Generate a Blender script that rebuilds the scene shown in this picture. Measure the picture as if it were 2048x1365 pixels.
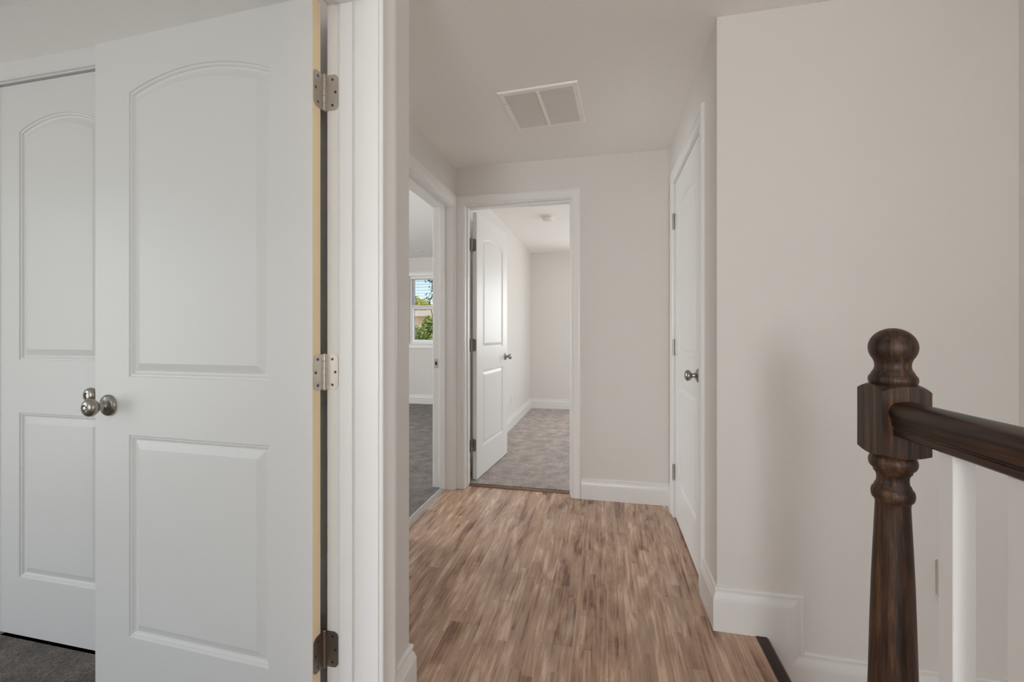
import bpy, bmesh, math, random
from mathutils import Vector, Matrix
random.seed(7)
PI = math.pi
S = bpy.context.scene
C = S.collection
for o in list(bpy.data.objects):
    bpy.data.objects.remove(o, do_unlink=True)

# ------------------------------------------------------------------ camera, sky, sun, area lights, exposure
cam = bpy.data.objects.new('camera', bpy.data.cameras.new('camera'))
C.objects.link(cam)
cam.location = (0, 0, 1.194)
cam.rotation_euler = (PI / 2, 0, math.radians(12.23))
cam.data.sensor_width = 36
cam.data.lens = 848 / 2048 * 36
cam.data.shift_y = -15 / 2048
cam.data.clip_start = 0.02
S.camera = cam
S.cycles.max_bounces = 16
S.cycles.diffuse_bounces = 12

S.view_settings.view_transform = 'Standard'
S.view_settings.look = 'None'
S.view_settings.gamma = 1
S.view_settings.use_curve_mapping = False
S.view_settings.exposure = 0.09

w = bpy.data.worlds.new('sky')
S.world = w
w.use_nodes = True
wn = w.node_tree
sky = wn.nodes.new('ShaderNodeTexSky')
sky.sky_type = 'NISHITA'
sky.sun_disc = False
sky.sun_elevation = math.radians(50)
sky.sun_rotation = math.radians(200)
wn.links.new(sky.outputs[0], wn.nodes['Background'].inputs[0])
wn.nodes['Background'].inputs[1].default_value = 0.17

sun = bpy.data.objects.new('sun', bpy.data.lights.new('sun', 'SUN'))
C.objects.link(sun)
sun.data.energy = 2.6
sun.data.angle = 0.01
sun.data.color = (1, 0.95, 0.86)
sun.rotation_euler = (math.radians(42), 0, math.radians(-25))


def area(name, loc, direction, sx, sy, watts, col=(1, 1, 1)):
    l = bpy.data.lights.new(name, 'AREA')
    l.shape = 'RECTANGLE'
    l.size, l.size_y, l.energy, l.color = sx, sy, watts, col
    o = bpy.data.objects.new(name, l)
    C.objects.link(o)
    o.location = loc
    o.rotation_euler = Vector(direction).to_track_quat('-Z', 'Y').to_euler()
    return o


DAY = (0.955, 0.985, 1.0)
WARM = (1.0, 0.93, 0.84)
# window daylight, plus unseen fill lamps added to brighten hall and rooms
area('fill_hall_end', (-0.05, -4.66, 1.45), (0, 1, 0.25), 1.0, 1.5, 75, (0.93, 0.972, 1.0))  # added fill behind the camera, lifts the deep hall
area('fill_left_room', (-2.2, -2.56, 1.25), (-0.15, 1, 0.1), 1.5, 1.7, 16.5, DAY)  # added fill for the open door's face, source unseen
area('daylight_left_room_side', (-3.98, -0.6, 1.15), (1, 0, -0.05), 1.5, 1.9, 19, DAY)
area('fill_left_bedroom', (-5.2, 2.85, 1.5), (1, 0, 0), 1.5, 1.3, 90, (0.95, 0.98, 1.0))  # added opposite the doorway to throw light onto the closed hall door
area('daylight_right_bedroom', (2.66, 4.7, 1.5), (-1, 0, 0), 1.5, 1.3, 29, (0.98, 0.99, 1.0))
area('daylight_far_window', (0.5, 6.86, 1.55), (0, -1, 0), 0.85, 1.15, 22, (0.95, 0.98, 1.0))
area('fill_stair_side', (1.62, -1.2, 1.30), (-1, 0.0, 0.65), 1.3, 1.4, 23, (0.94, 0.975, 1.0))  # added fill for the left wall strip and ceiling, window unseen

# ------------------------------------------------------------------ materials
def lin(c):
    return tuple((x / 255 / 12.92) if x / 255 <= 0.04045 else ((x / 255 + 0.055) / 1.055) ** 2.4 for x in c) + (1,)


def mat(name, rgb, rough=0.5, metal=0.0, bump=0.0, bscale=200.0, spec=None):
    m = bpy.data.materials.new(name)
    m.use_nodes = True
    nt = m.node_tree
    b = nt.nodes['Principled BSDF']
    b.inputs['Base Color'].default_value = lin(rgb)
    b.inputs['Roughness'].default_value = rough
    b.inputs['Metallic'].default_value = metal
    if spec is not None:
        b.inputs['Specular IOR Level'].default_value = spec
    if bump:
        tc = nt.nodes.new('ShaderNodeNewGeometry')
        n = nt.nodes.new('ShaderNodeTexNoise')
        n.inputs['Scale'].default_value = bscale
        n.inputs['Detail'].default_value = 3
        bp = nt.nodes.new('ShaderNodeBump')
        bp.inputs['Strength'].default_value = bump
        bp.inputs['Distance'].default_value = 0.002
        nt.links.new(tc.outputs['Position'], n.inputs['Vector'])
        nt.links.new(n.outputs['Fac'], bp.inputs['Height'])
        nt.links.new(bp.outputs['Normal'], b.inputs['Normal'])
    return m


class NT:
    """small helper to write node trees"""
    def __init__(s, name):
        s.m = bpy.data.materials.new(name)
        s.m.use_nodes = True
        s.t = s.m.node_tree
        s.b = s.t.nodes['Principled BSDF']

    def n(s, typ, **kw):
        x = s.t.nodes.new('ShaderNode' + typ)
        for k, v in kw.items():
            setattr(x, k, v)
        return x

    def l(s, a, b):
        s.t.links.new(a, b)

    def math(s, op, a, b=None, c=None):
        x = s.n('Math', operation=op)
        for i, v in enumerate((a, b, c)):
            if v is None:
                continue
            if isinstance(v, (int, float)):
                x.inputs[i].default_value = v
            else:
                s.l(v, x.inputs[i])
        return x.outputs[0]

    def ramp(s, fac, stops, interp='LINEAR'):
        r = s.n('ValToRGB')
        r.color_ramp.interpolation = interp
        e = r.color_ramp.elements
        while len(e) < len(stops):
            e.new(0.5)
        for i, (p, c) in enumerate(stops):
            e[i].position = p
            e[i].color = lin(c)
        s.l(fac, r.inputs[0])
        return r.outputs[0]

    def mix(s, typ, fac, a, b):
        x = s.n('MixRGB', blend_type=typ)
        for i, v in enumerate((fac, a, b)):
            if isinstance(v, (int, float)):
                x.inputs[i].default_value = v
            elif isinstance(v, tuple):
                x.inputs[i].default_value = v
            else:
                s.l(v, x.inputs[i])
        return x.outputs[0]


def wood_floor():
    k = NT('laminate_floor')
    g = k.n('NewGeometry')
    sp = k.n('SeparateXYZ')
    k.l(g.outputs['Position'], sp.inputs[0])
    X, Y = sp.outputs[0], sp.outputs[1]
    xs = k.math('ADD', X, 10.02)
    rowf = k.math('DIVIDE', xs, 0.127)
    row = k.math('FLOOR', rowf)
    fr = k.math('FRACT', rowf)
    wn1 = k.n('TexWhiteNoise', noise_dimensions='1D')
    k.l(row, wn1.inputs['W'])
    ys = k.math('ADD', k.math('ADD', Y, 20.0), k.math('MULTIPLY', wn1.outputs['Value'], 1.2))
    colf = k.math('DIVIDE', ys, 1.2)
    col = k.math('FLOOR', colf)
    fc = k.math('FRACT', colf)
    cv = k.n('CombineXYZ')
    k.l(row, cv.inputs[0]); k.l(col, cv.inputs[1])
    wn2 = k.n('TexWhiteNoise', noise_dimensions='2D')
    k.l(cv.outputs[0], wn2.inputs['Vector'])
    # narrow strips printed inside each plank
    srow = k.math('FLOOR', k.math('DIVIDE', xs, 0.127 / 3))
    wn3 = k.n('TexWhiteNoise', noise_dimensions='1D')
    k.l(srow, wn3.inputs['W'])
    scol = k.math('FLOOR', k.math('DIVIDE', k.math('ADD', ys, k.math('MULTIPLY', wn3.outputs['Value'], 0.5)), 0.52))
    cv2 = k.n('CombineXYZ')
    k.l(srow, cv2.inputs[0]); k.l(scol, cv2.inputs[1])
    wn4 = k.n('TexWhiteNoise', noise_dimensions='2D')
    k.l(cv2.outputs[0], wn4.inputs['Vector'])
    # grain stretched along the planks, shifted per strip
    def grain(sx, sy, det, rough, dist, woff):
        v = k.n('CombineXYZ')
        k.l(k.math('MULTIPLY', X, sx), v.inputs[0])
        k.l(k.math('MULTIPLY', Y, sy), v.inputs[1])
        k.l(k.math('MULTIPLY', woff, 37.0), v.inputs[2])
        n = k.n('TexNoise')
        n.inputs['Scale'].default_value = 1
        n.inputs['Detail'].default_value = det
        n.inputs['Roughness'].default_value = rough
        n.inputs['Distortion'].default_value = dist
        k.l(v.outputs[0], n.inputs['Vector'])
        return n.outputs['Fac']
    g1 = grain(26, 2.2, 6, 0.62, 1.4, wn4.outputs['Value'])
    g2 = grain(110, 3.5, 4, 0.6, 0.5, wn2.outputs['Value'])
    g3 = grain(9, 2.6, 3, 0.55, 1.2, wn2.outputs['Value'])
    tone = k.math('ADD', k.math('MULTIPLY', g1, 0.66), k.math('MULTIPLY', g2, 0.34))
    tone = k.math('ADD', tone, k.math('MULTIPLY', k.math('SUBTRACT', wn4.outputs['Value'], 0.5), 0.075))
    tone = k.math('ADD', tone, k.math('MULTIPLY', k.math('SUBTRACT', wn2.outputs['Value'], 0.5), 0.05))
    tone = k.math('ADD', tone, k.math('MULTIPLY', k.math('SUBTRACT', g3, 0.5), 0.5))
    c = k.ramp(tone, [(0.26, (92, 64, 48)), (0.38, (138, 104, 83)), (0.48, (178, 145, 121)), (0.57, (193, 161, 136)), (0.67, (222, 195, 171)), (0.82, (236, 214, 194))])
    # greyish wash over parts of the planks
    g4 = grain(12, 1.6, 2, 0.5, 0.8, wn1.outputs['Value'])
    c = k.mix('MIX', k.math('MULTIPLY', k.math('GREATER_THAN', g4, 0.5), k.math('MULTIPLY', k.math('SUBTRACT', g4, 0.5), 1.6)), c, lin((172, 154, 140)))
    # fine scraped cross marks
    v = k.n('CombineXYZ')
    k.l(k.math('MULTIPLY', X, 25.0), v.inputs[0]); k.l(k.math('MULTIPLY', Y, 130.0), v.inputs[1])
    n = k.n('TexNoise'); n.inputs['Scale'].default_value = 1; n.inputs['Detail'].default_value = 3
    k.l(v.outputs[0], n.inputs['Vector'])
    c = k.mix('MULTIPLY', k.math('MULTIPLY', k.math('GREATER_THAN', n.outputs['Fac'], 0.60), 0.10), c, (0.5, 0.45, 0.4, 1))
    # grooves; long joints get their bevel sheen as a light colour
    e1 = k.math('LESS_THAN', k.math('MINIMUM', fr, k.math('SUBTRACT', 1.0, fr)), 0.009)
    e2 = k.math('LESS_THAN', k.math('MINIMUM', fc, k.math('SUBTRACT', 1.0, fc)), 0.0009)
    e = k.math('MAXIMUM', e1, e2)
    c = k.mix('MIX', k.math('MULTIPLY', e2, 0.4), c, lin((70, 50, 40)))
    c = k.mix('MIX', k.math('MULTIPLY', e1, k.math('MULTIPLY', wn1.outputs['Value'], 0.6)), c, lin((232, 206, 184)))  # specular on the bevels painted in as pale lines
    k.l(c, k.b.inputs['Base Color'])
    k.b.inputs['Roughness'].default_value = 0.24
    h = k.math('SUBTRACT', k.math('ADD', k.math('MULTIPLY', g2, 0.25), k.math('MULTIPLY', g1, 0.3)), k.math('MULTIPLY', e, 0.6))
    bp = k.n('Bump'); bp.inputs['Strength'].default_value = 0.35; bp.inputs['Distance'].default_value = 0.0015
    k.l(h, bp.inputs['Height']); k.l(bp.outputs[0], k.b.inputs['Normal'])
    return k.m


def oak(name, stops, axis, rough=0.35):
    k = NT(name)
    g = k.n('TexCoord')
    mp = k.n('Mapping')
    sc = [70, 70, 70]
    sc[axis] = 4
    mp.inputs['Scale'].default_value = sc
    k.l(g.outputs['Object'], mp.inputs[0])
    n = k.n('TexNoise'); n.inputs['Scale'].default_value = 1; n.inputs['Detail'].default_value = 5
    n.inputs['Roughness'].default_value = 0.65; n.inputs['Distortion'].default_value = 0.6
    k.l(mp.outputs[0], n.inputs['Vector'])
    mp2 = k.n('Mapping'); s2 = [420, 420, 420]; s2[axis] = 14
    mp2.inputs['Scale'].default_value = s2
    k.l(g.outputs['Object'], mp2.inputs[0])
    n2 = k.n('TexNoise'); n2.inputs['Scale'].default_value = 1; n2.inputs['Detail'].default_value = 2
    k.l(mp2.outputs[0], n2.inputs['Vector'])
    f = k.math('ADD', k.math('MULTIPLY', n.outputs['Fac'], 0.7), k.math('MULTIPLY', n2.outputs['Fac'], 0.3))
    c = k.ramp(f, stops)
    k.l(c, k.b.inputs['Base Color'])
    k.b.inputs['Roughness'].default_value = rough
    k.b.inputs['Specular IOR Level'].default_value = 0.35
    bp = k.n('Bump'); bp.inputs['Strength'].default_value = 0.3; bp.inputs['Distance'].default_value = 0.001
    k.l(f, bp.inputs['Height']); k.l(bp.outputs[0], k.b.inputs['Normal'])
    return k.m


def carpet(name, dark, mid, light):
    k = NT(name)
    g = k.n('NewGeometry')
    n = k.n('TexNoise'); n.inputs['Scale'].default_value = 120; n.inputs['Detail'].default_value = 5; n.inputs['Roughness'].default_value = 0.75
    k.l(g.outputs['Position'], n.inputs['Vector'])
    n2 = k.n('TexNoise'); n2.inputs['Scale'].default_value = 9; n2.inputs['Detail'].default_value = 4
    k.l(g.outputs['Position'], n2.inputs['Vector'])
    f = k.math('ADD', k.math('MULTIPLY', n.outputs['Fac'], 0.72), k.math('MULTIPLY', n2.outputs['Fac'], 0.28))
    k.l(k.ramp(f, [(0.40, dark), (0.5, mid), (0.60, light)]), k.b.inputs['Base Color'])
    k.b.inputs['Roughness'].default_value = 1
    k.b.inputs['Specular IOR Level'].default_value = 0.1
    k.b.inputs['Sheen Weight'].default_value = 0.25
    bp = k.n('Bump'); bp.inputs['Strength'].default_value = 1.0; bp.inputs['Distance'].default_value = 0.012
    k.l(n.outputs['Fac'], bp.inputs['Height']); k.l(bp.outputs[0], k.b.inputs['Normal'])
    return k.m


M = {}
M['wall'] = mat('wall_paint', (224, 221, 217), 0.6, bump=0.12, bscale=350, spec=0.3)
M['ceiling'] = mat('ceiling_paint', (246, 245, 243), 0.8, bump=0.1, bscale=300, spec=0.2)
M['trim'] = mat('trim_paint', (232, 231, 229), 0.3, bump=0.05, bscale=60)
M['door'] = mat('door_paint', (228, 228, 226), 0.4, bump=0.06, bscale=90)
M['raw'] = mat('raw_pine', (252, 230, 190), 0.6, bump=0.2, bscale=80)
M['nickel'] = mat('satin_nickel', (168, 163, 154), 0.28, 1.0)
M['hinge'] = mat('hinge_steel', (204, 198, 189), 0.36, 1.0)
M['hinge_worn'] = mat('hinge_steel_worn', (150, 142, 134), 0.42, 1.0)
M['screw'] = mat('screw_head', (98, 92, 84), 0.35, 1.0)
M['dark'] = mat('dark_recess', (18, 17, 16), 0.8)
M['floor'] = wood_floor()
M['oak'] = oak('dark_oak_post', [(0.34, (26, 17, 12)), (0.46, (54, 37, 27)), (0.56, (76, 52, 37)), (0.68, (112, 80, 56))], 2, 0.42)
M['oak_rail'] = oak('dark_oak_rail', [(0.34, (24, 16, 12)), (0.48, (50, 34, 25)), (0.60, (72, 49, 34)), (0.72, (108, 76, 50))], 1, 0.36)
M['carpet'] = carpet('carpet_pile', (90, 83, 79), (128, 119, 114), (162, 153, 147))  # darker copy of the house carpet, dimmer light put into its colour
M['carpet_lit'] = carpet('lit_carpet_pile', (150, 139, 132), (196, 185, 178), (226, 217, 210))  # same carpet, the far room's brighter light put into its colour
M['plastic'] = mat('white_plastic', (232, 230, 226), 0.35)
M['grille'] = mat('vent_enamel', (250, 248, 245), 0.4)
M['louvre'] = mat('louvre_enamel', (232, 229, 225), 0.45)
M['strip'] = mat('metal_strip', (205, 203, 200), 0.25, 0.6)
M['vinyl'] = mat('window_vinyl', (238, 239, 242), 0.35)
M['slat'] = mat('blind_slat', (236, 236, 234), 0.4)
M['concrete'] = mat('dry_ground', (178, 160, 130), 0.95)
M['siding'] = mat('tan_siding', (228, 210, 184), 0.8)
M['bark'] = mat('bark', (86, 72, 58), 0.9)


def leaf_mat(name, a, b):
    k = NT(name)
    g = k.n('NewGeometry')
    w_ = k.n('TexNoise'); w_.inputs['Scale'].default_value = 6
    k.l(g.outputs['Position'], w_.inputs['Vector'])
    k.l(k.ramp(w_.outputs['Fac'], [(0.35, a), (0.65, b)]), k.b.inputs['Base Color'])
    k.b.inputs['Roughness'].default_value = 0.55
    return k.m


M['leaf'] = leaf_mat('leaf_green', (104, 128, 62), (190, 200, 112))
M['leaf_yellow'] = leaf_mat('leaf_yellow', (176, 184, 70), (222, 216, 110))
M['leaf_dark'] = leaf_mat('leaf_dark', (62, 58, 66), (96, 92, 96))


def glass():
    m = bpy.data.materials.new('window_glass')
    m.use_nodes = True
    t = m.node_tree
    t.nodes.remove(t.nodes['Principled BSDF'])
    tr = t.nodes.new('ShaderNodeBsdfTransparent')
    gl = t.nodes.new('ShaderNodeBsdfGlossy')
    gl.inputs['Roughness'].default_value = 0.02
    fr = t.nodes.new('ShaderNodeFresnel')
    fr.inputs['IOR'].default_value = 1.1
    mx = t.nodes.new('ShaderNodeMixShader')
    t.links.new(fr.outputs[0], mx.inputs[0])
    t.links.new(tr.outputs[0], mx.inputs[1])
    t.links.new(gl.outputs[0], mx.inputs[2])
    t.links.new(mx.outputs[0], t.nodes['Material Output'].inputs[0])
    return m


M['glass'] = glass()

# ------------------------------------------------------------------ helpers
def obj(name, bm, m, parent=None, smooth=0.0, loc=None):
    bmesh.ops.recalc_face_normals(bm, faces=bm.faces)
    me = bpy.data.meshes.new(name)
    bm.to_mesh(me)
    bm.free()
    for x in (m if isinstance(m, (list, tuple)) else [m]):
        me.materials.append(x)
    o = bpy.data.objects.new(name, me)
    C.objects.link(o)
    if parent:
        o.parent = parent
    if loc is not None:
        o.location = loc
    if smooth:
        for p in me.polygons:
            p.use_smooth = True
        md = None
        me.set_sharp_from_angle(angle=smooth)
    return o


def bm_new():
    return bmesh.new()


def box(bm, a, b, mi=0):
    x0, y0, z0 = (min(a[i], b[i]) for i in range(3))
    x1, y1, z1 = (max(a[i], b[i]) for i in range(3))
    v = [bm.verts.new(p) for p in ((x0, y0, z0), (x1, y0, z0), (x1, y1, z0), (x0, y1, z0), (x0, y0, z1), (x1, y0, z1), (x1, y1, z1), (x0, y1, z1))]
    for f in ((0, 3, 2, 1), (4, 5, 6, 7), (0, 1, 5, 4), (1, 2, 6, 5), (2, 3, 7, 6), (3, 0, 4, 7)):
        bm.faces.new([v[i] for i in f]).material_index = mi
    return v


def bevbox(bm, a, b, r=0.003, seg=2):
    t = bmesh.new()
    box(t, a, b)
    bmesh.ops.bevel(t, geom=list(t.edges), offset=r, segments=seg, affect='EDGES', profile=0.5)
    me = bpy.data.meshes.new('tmp')
    t.to_mesh(me); t.free()
    bm.from_mesh(me)
    bpy.data.meshes.remove(me)


def lathe(bm, prof, seg=32, mat4=None, cap=True):
    """prof: (radius, height) along local z"""
    rings = []
    for r, h in prof:
        if r < 1e-6:
            rings.append([bm.verts.new((0, 0, h))])
        else:
            rings.append([bm.verts.new((r * math.cos(2 * PI * i / seg), r * math.sin(2 * PI * i / seg), h)) for i in range(seg)])
    fs = []
    for a, b in zip(rings, rings[1:]):
        for i in range(seg):
            j = (i + 1) % seg
            if len(a) == 1 and len(b) == 1:
                continue
            if len(a) == 1:
                bm.faces.new((a[0], b[i], b[j]))
            elif len(b) == 1:
                bm.faces.new((a[i], a[j], b[0]))
            else:
                bm.faces.new((a[i], a[j], b[j], b[i]))
    if cap:
        for r in (rings[0], rings[-1]):
            if len(r) > 1:
                bm.faces.new(r)
    if mat4 is not None:
        bmesh.ops.transform(bm, matrix=mat4, verts=[v for r in rings for v in r])


def spheric(r, z0, a0, a1, n=10):
    return [(r * math.sin(a0 + (a1 - a0) * i / n), z0 - r * math.cos(a0 + (a1 - a0) * i / n)) for i in range(n + 1)]


def extrude_poly(bm, pts, axis, a, b):
    """2D polygon extruded from a to b along axis (0,1,2); pts in the two other axes in order"""
    def P(p, t):
        q = [p[0], p[1]]
        q.insert(axis, t)
        return q
    A = [bm.verts.new(P(p, a)) for p in pts]
    B = [bm.verts.new(P(p, b)) for p in pts]
    n = len(pts)
    for i in range(n):
        bm.faces.new((A[i], A[(i + 1) % n], B[(i + 1) % n], B[i]))
    bm.faces.new(A)
    bm.faces.new(B[::-1])


def tag(o, label, cat, group=None, kind=None):
    if label:
        o['label'] = label
    if cat:
        o['category'] = cat
    if group:
        o['group'] = group
    if kind:
        o['kind'] = kind
    return o


def struct(o, label=None, cat=None):
    o['kind'] = 'structure'
    if label:
        o['label'] = label
    if cat:
        o['category'] = cat
    return o


def empty(name, loc, rz=0):
    o = bpy.data.objects.new(name, None)
    C.objects.link(o)
    o.location = loc
    o.rotation_euler = (0, 0, rz)
    o.empty_display_size = 0.1
    return o


# ------------------------------------------------------------------ the room shell
H = 2.475
XL, XR, YB = -1.12, 0.447, 3.11     # hall left wall, hall right wall, hall back wall
YS = 1.853                          # wall beyond the stairs
XJ = -0.605                         # hall face of the wall holding the open door
YJ = 1.058                          # face of its hinge jamb
YC = 1.247                          # protruding corner
YX = 6.65                           # exterior wall


def walls(name, boxes, label):
    bm = bm_new()
    for a, b in boxes:
        box(bm, a, b)
    return struct(obj(name, bm, M['wall']), label, 'wall')


ZD3, ZD4, ZDL, ZDF = 2.178, 2.165, 2.165, 2.119
walls('wall_back', [((-1.28, YB, 0), (-1.062, 3.24, H)), ((-0.218, YB, 0), (0.57, 3.24, H)), ((-1.062, YB, ZD3 + 0.018), (-0.218, 3.24, H))],
      'light grey hall end wall holding the doorway to the carpeted far bedroom')
walls('wall_right', [((XR, 1.97, 0), (0.57, 2.128, H)), ((XR, 2.924, 0), (0.57, YB, H)), ((XR, 2.128, ZD4 + 0.018), (0.57, 2.924, H))],
      'light grey hall wall holding the closed white door')
walls('wall_stairwell', [((XR, YS, -2.6), (1.44, 1.97, H))], 'tall light grey wall rising behind the dark newel post')
walls('wall_stairwell_side', [((1.44, -0.5, -2.6), (1.56, 1.97, H)), ((1.44, -2.6, -2.6), (1.56, -1.9, H)), ((1.44, -1.9, -2.6), (1.56, -0.5, 0.6)), ((1.44, -1.9, 2.1), (1.56, -0.5, H))], 'light grey stairwell side wall at the right margin')
walls('wall_left', [((-1.28, 1.37, 0), (XL, 2.262, H)), ((-1.28, 3.08, 0), (XL, YB, H)), ((-1.28, 2.262, ZDL + 0.018), (XL, 3.08, H))],
      'hall side wall around the doorway to the bedroom with the window')
walls('wall_corner', [((-1.28, 1.13, 0), (-0.765, YC, H)), ((-0.765, YJ + 0.018, 0), (XJ, YC, H)),
                      ((-0.765, 0.23, ZDF + 0.018), (XJ, YJ + 0.018, H)), ((-0.765, -4.6, 0), (XJ, 0.23, H))],
      'protruding wall corner beside the open white door and its hinge jamb')
walls('wall_closet', [((-3.8, 1.2, 0), (-2.355, 1.3, H)), ((-1.685, 1.2, 0), (-1.15, 1.3, H)), ((-2.355, 1.2, 2.19), (-1.685, 1.3, H)),
                      ((-2.6, 1.9, 0), (-1.28, 2.0, H)), ((-2.6, 1.3, 0), (-2.5, 1.9, H))],
      'pale wall above the closet door behind the open door')
walls('wall_left_room', [((-3.92, -2.4, 0), (-3.8, -1.35, H)), ((-3.92, 0.15, 0), (-3.8, 1.3, H)), ((-3.92, -1.35, 0), (-3.8, 0.15, 0.2)), ((-3.92, -1.35, 2.2), (-3.8, 0.15, H)), ((-3.92, -2.52, 0), (-3.0, -2.4, H)), ((-1.4, -2.52, 0), (XJ, -2.4, H)),
                         ((-3.0, -2.52, 0), (-1.4, -2.4, 0.4)), ((-3.0, -2.52, 2.25), (-1.4, -2.4, H))], 'walls of the carpeted room at the left')
walls('wall_divider', [((-1.25, 3.24, 0), (-1.14, YX, H))], 'pale bedroom wall behind the open far door')
WX0, WX1, WZ0, WZ1 = -3.215, -2.3, 1.03, 2.16
walls('wall_exterior', [((-5.1, YX, -3), (WX0, 6.8, H)), ((WX1, YX, -3), (0.07, 6.8, H)), ((0.93, YX, -3), (2.6, 6.8, H)), ((0.07, YX, -3), (0.93, 6.8, 0.97)), ((0.07, YX, 2.13), (0.93, 6.8, H)), ((WX0, YX, -3), (WX1, 6.8, WZ0)), ((WX0, YX, WZ1), (WX1, 6.8, H))],
      'pale far bedroom wall with the window')
walls('wall_left_bedroom', [((-5.12, 1.9, 0), (-5, 2.1, H)), ((-5.12, 3.6, 0), (-5, YX, H)), ((-5.12, 2.1, 0), (-5, 3.6, 0.85)), ((-5.12, 2.1, 2.15), (-5, 3.6, H)),
                            ((-5.12, 1.9, 0), (-2.6, 2.0, H))], 'side walls of the bedroom with the window')
walls('wall_right_bedroom', [((2.5, 3.24, 0), (2.6, 3.95, H)), ((2.5, 5.45, 0), (2.6, YX, H)), ((2.5, 3.95, 0), (2.6, 5.45, 0.85)), ((2.5, 3.95, 2.15), (2.6, 5.45, H)),
                             ((0.57, 3.12, 0), (2.6, 3.24, H))], 'side walls of the far bedroom')
walls('wall_hall_end', [((XJ, -4.6, 0), (-0.55, -4.5, H)), ((0.45, -4.6, 0), (0.57, -4.5, H)), ((-0.55, -4.6, 0), (0.45, -4.5, 0.75)), ((-0.55, -4.6, 2.25), (0.45, -4.5, H)), ((0.57, -4.5, 0), (0.69, -2.5, H)), ((0.57, -2.6, -2.6), (1.56, -2.5, H))],
      'hall wall behind the viewpoint')  # unseen hall lengthened so the added end lamp spreads more evenly
bm = bm_new()
box(bm, (-5.12, -4.62, H), (2.62, 6.82, H + 0.2))
struct(obj('ceiling', bm, M['ceiling']), 'flat pale grey ceiling', 'ceiling')

bm = bm_new()
box(bm, (-1.195, YC + 0.0, -0.05), (0.585, 3.172, 0))
box(bm, (-0.70, -4.5, -0.05), (0.585, YC, 0))
struct(obj('floor', bm, M['floor']), 'brown hand-scraped wood plank hall floor', 'floor')


def carpet_floor(name, rects, label, m='carpet'):
    bm = bm_new()
    for a, b in rects:
        box(bm, (a[0], a[1], -0.05), (b[0], b[1], 0.012))
    return struct(obj(name, bm, M[m]), label, 'carpet')


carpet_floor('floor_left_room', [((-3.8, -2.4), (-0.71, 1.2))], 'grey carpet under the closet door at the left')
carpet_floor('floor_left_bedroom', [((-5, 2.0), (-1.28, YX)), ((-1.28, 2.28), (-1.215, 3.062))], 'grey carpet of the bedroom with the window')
carpet_floor('floor_right_bedroom', [((-1.14, 3.24), (2.5, YX)), ((-1.044, 3.188), (-0.236, 3.24))], 'grey carpet of the far bedroom, brighter light put into its colour', 'carpet_lit')
bm = bm_new()
box(bm, (0.585, -2.5, -2.6), (0.61, YS, -0.03))
box(bm, (0.61, 0.95, -0.26), (1.44, YS, -0.21))
struct(obj('floor_landing', bm, M['floor']), 'stair landing one step below the hall floor', 'floor')

# thresholds and nosing
bm = bm_new()
extrude_poly(bm, [(3.166, 0), (3.17, 0.007), (3.18, 0.009), (3.188, 0.008), (3.19, 0)], 0, -1.044, -0.236)
struct(obj('trim_1', bm, mat('brown_reducer', (128, 92, 68), 0.4)), 'thin brown threshold strip at the far bedroom carpet edge', 'threshold')
ct = bpy.data.objects['trim_1']
bm = bm_new()
extrude_poly(bm, [(3.187, 0.002), (3.189, 0.011), (3.193, 0.0145), (3.201, 0.0148), (3.206, 0.0125), (3.206, 0.002)], 0, -1.044, -0.236)
obj('carpet_edge', bm, carpet('worn_carpet_edge', (58, 44, 30), (96, 76, 54), (134, 112, 86)), ct)
bm = bm_new()
extrude_poly(bm, [(-1.225, 0.0), (-1.222, 0.012), (-1.21, 0.013), (-1.19, 0.004), (-1.188, 0)], 1, 2.28, 3.062)
for v in bm.verts:
    v.co = Vector((v.co.x, v.co.y, v.co.z))
struct(obj('trim_2', bm, M['strip']), 'pale metal threshold strip along the bedroom carpet at the left', 'threshold')
bm = bm_new()
extrude_poly(bm, [(0.585, -0.03), (0.585, 0.003), (0.622, 0.003), (0.63, -0.002), (0.634, -0.012), (0.63, -0.024), (0.62, -0.03)], 1, -2.4, YS)
struct(obj('trim_3', bm, M['oak_rail']), 'dark stained nosing along the top stair edge', 'stair nosing')

# ------------------------------------------------------------------ baseboards
BP = [(0, 0.004), (0.0015, 0.008), (0.005, 0.0105), (0.0145, 0.0105), (0.0165, 0.0060), (0.0195, 0.0066), (0.032, 0.0125), (0.042, 0.0155), (0.046, 0.0155), (0.0475, 0.0175), (0.053, 0.018)]


def baseboard(bm, p0, p1, nrm, h, m0=0.0, m1=0.0, z0=0.0):
    """run from p0 to p1 along a wall whose outward normal is nrm; m0/m1: mitre extension per unit depth"""
    p0, p1, nrm = Vector((*p0, 0)), Vector((*p1, 0)), Vector((*nrm, 0))
    d = (p1 - p0).normalized()
    prof = [(h, 0.0)] + [(h - a, t) for a, t in BP] + [(0, 0.018), (0, 0)]
    A = [bm.verts.new(p0 + nrm * t - d * (t * m0) + Vector((0, 0, z0 + z))) for z, t in prof]
    B = [bm.verts.new(p1 + nrm * t + d * (t * m1) + Vector((0, 0, z0 + z))) for z, t in prof]
    n = len(prof)
    for i in range(n - 1):
        bm.faces.new((A[i], A[i + 1], B[i + 1], B[i]))
    bm.faces.new(A); bm.faces.new(B[::-1])


def base(name, runs, label):
    bm = bm_new()
    for r in runs:
        baseboard(bm, *r)
    return struct(obj(name, bm, M['trim']), label, 'baseboard')


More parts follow.
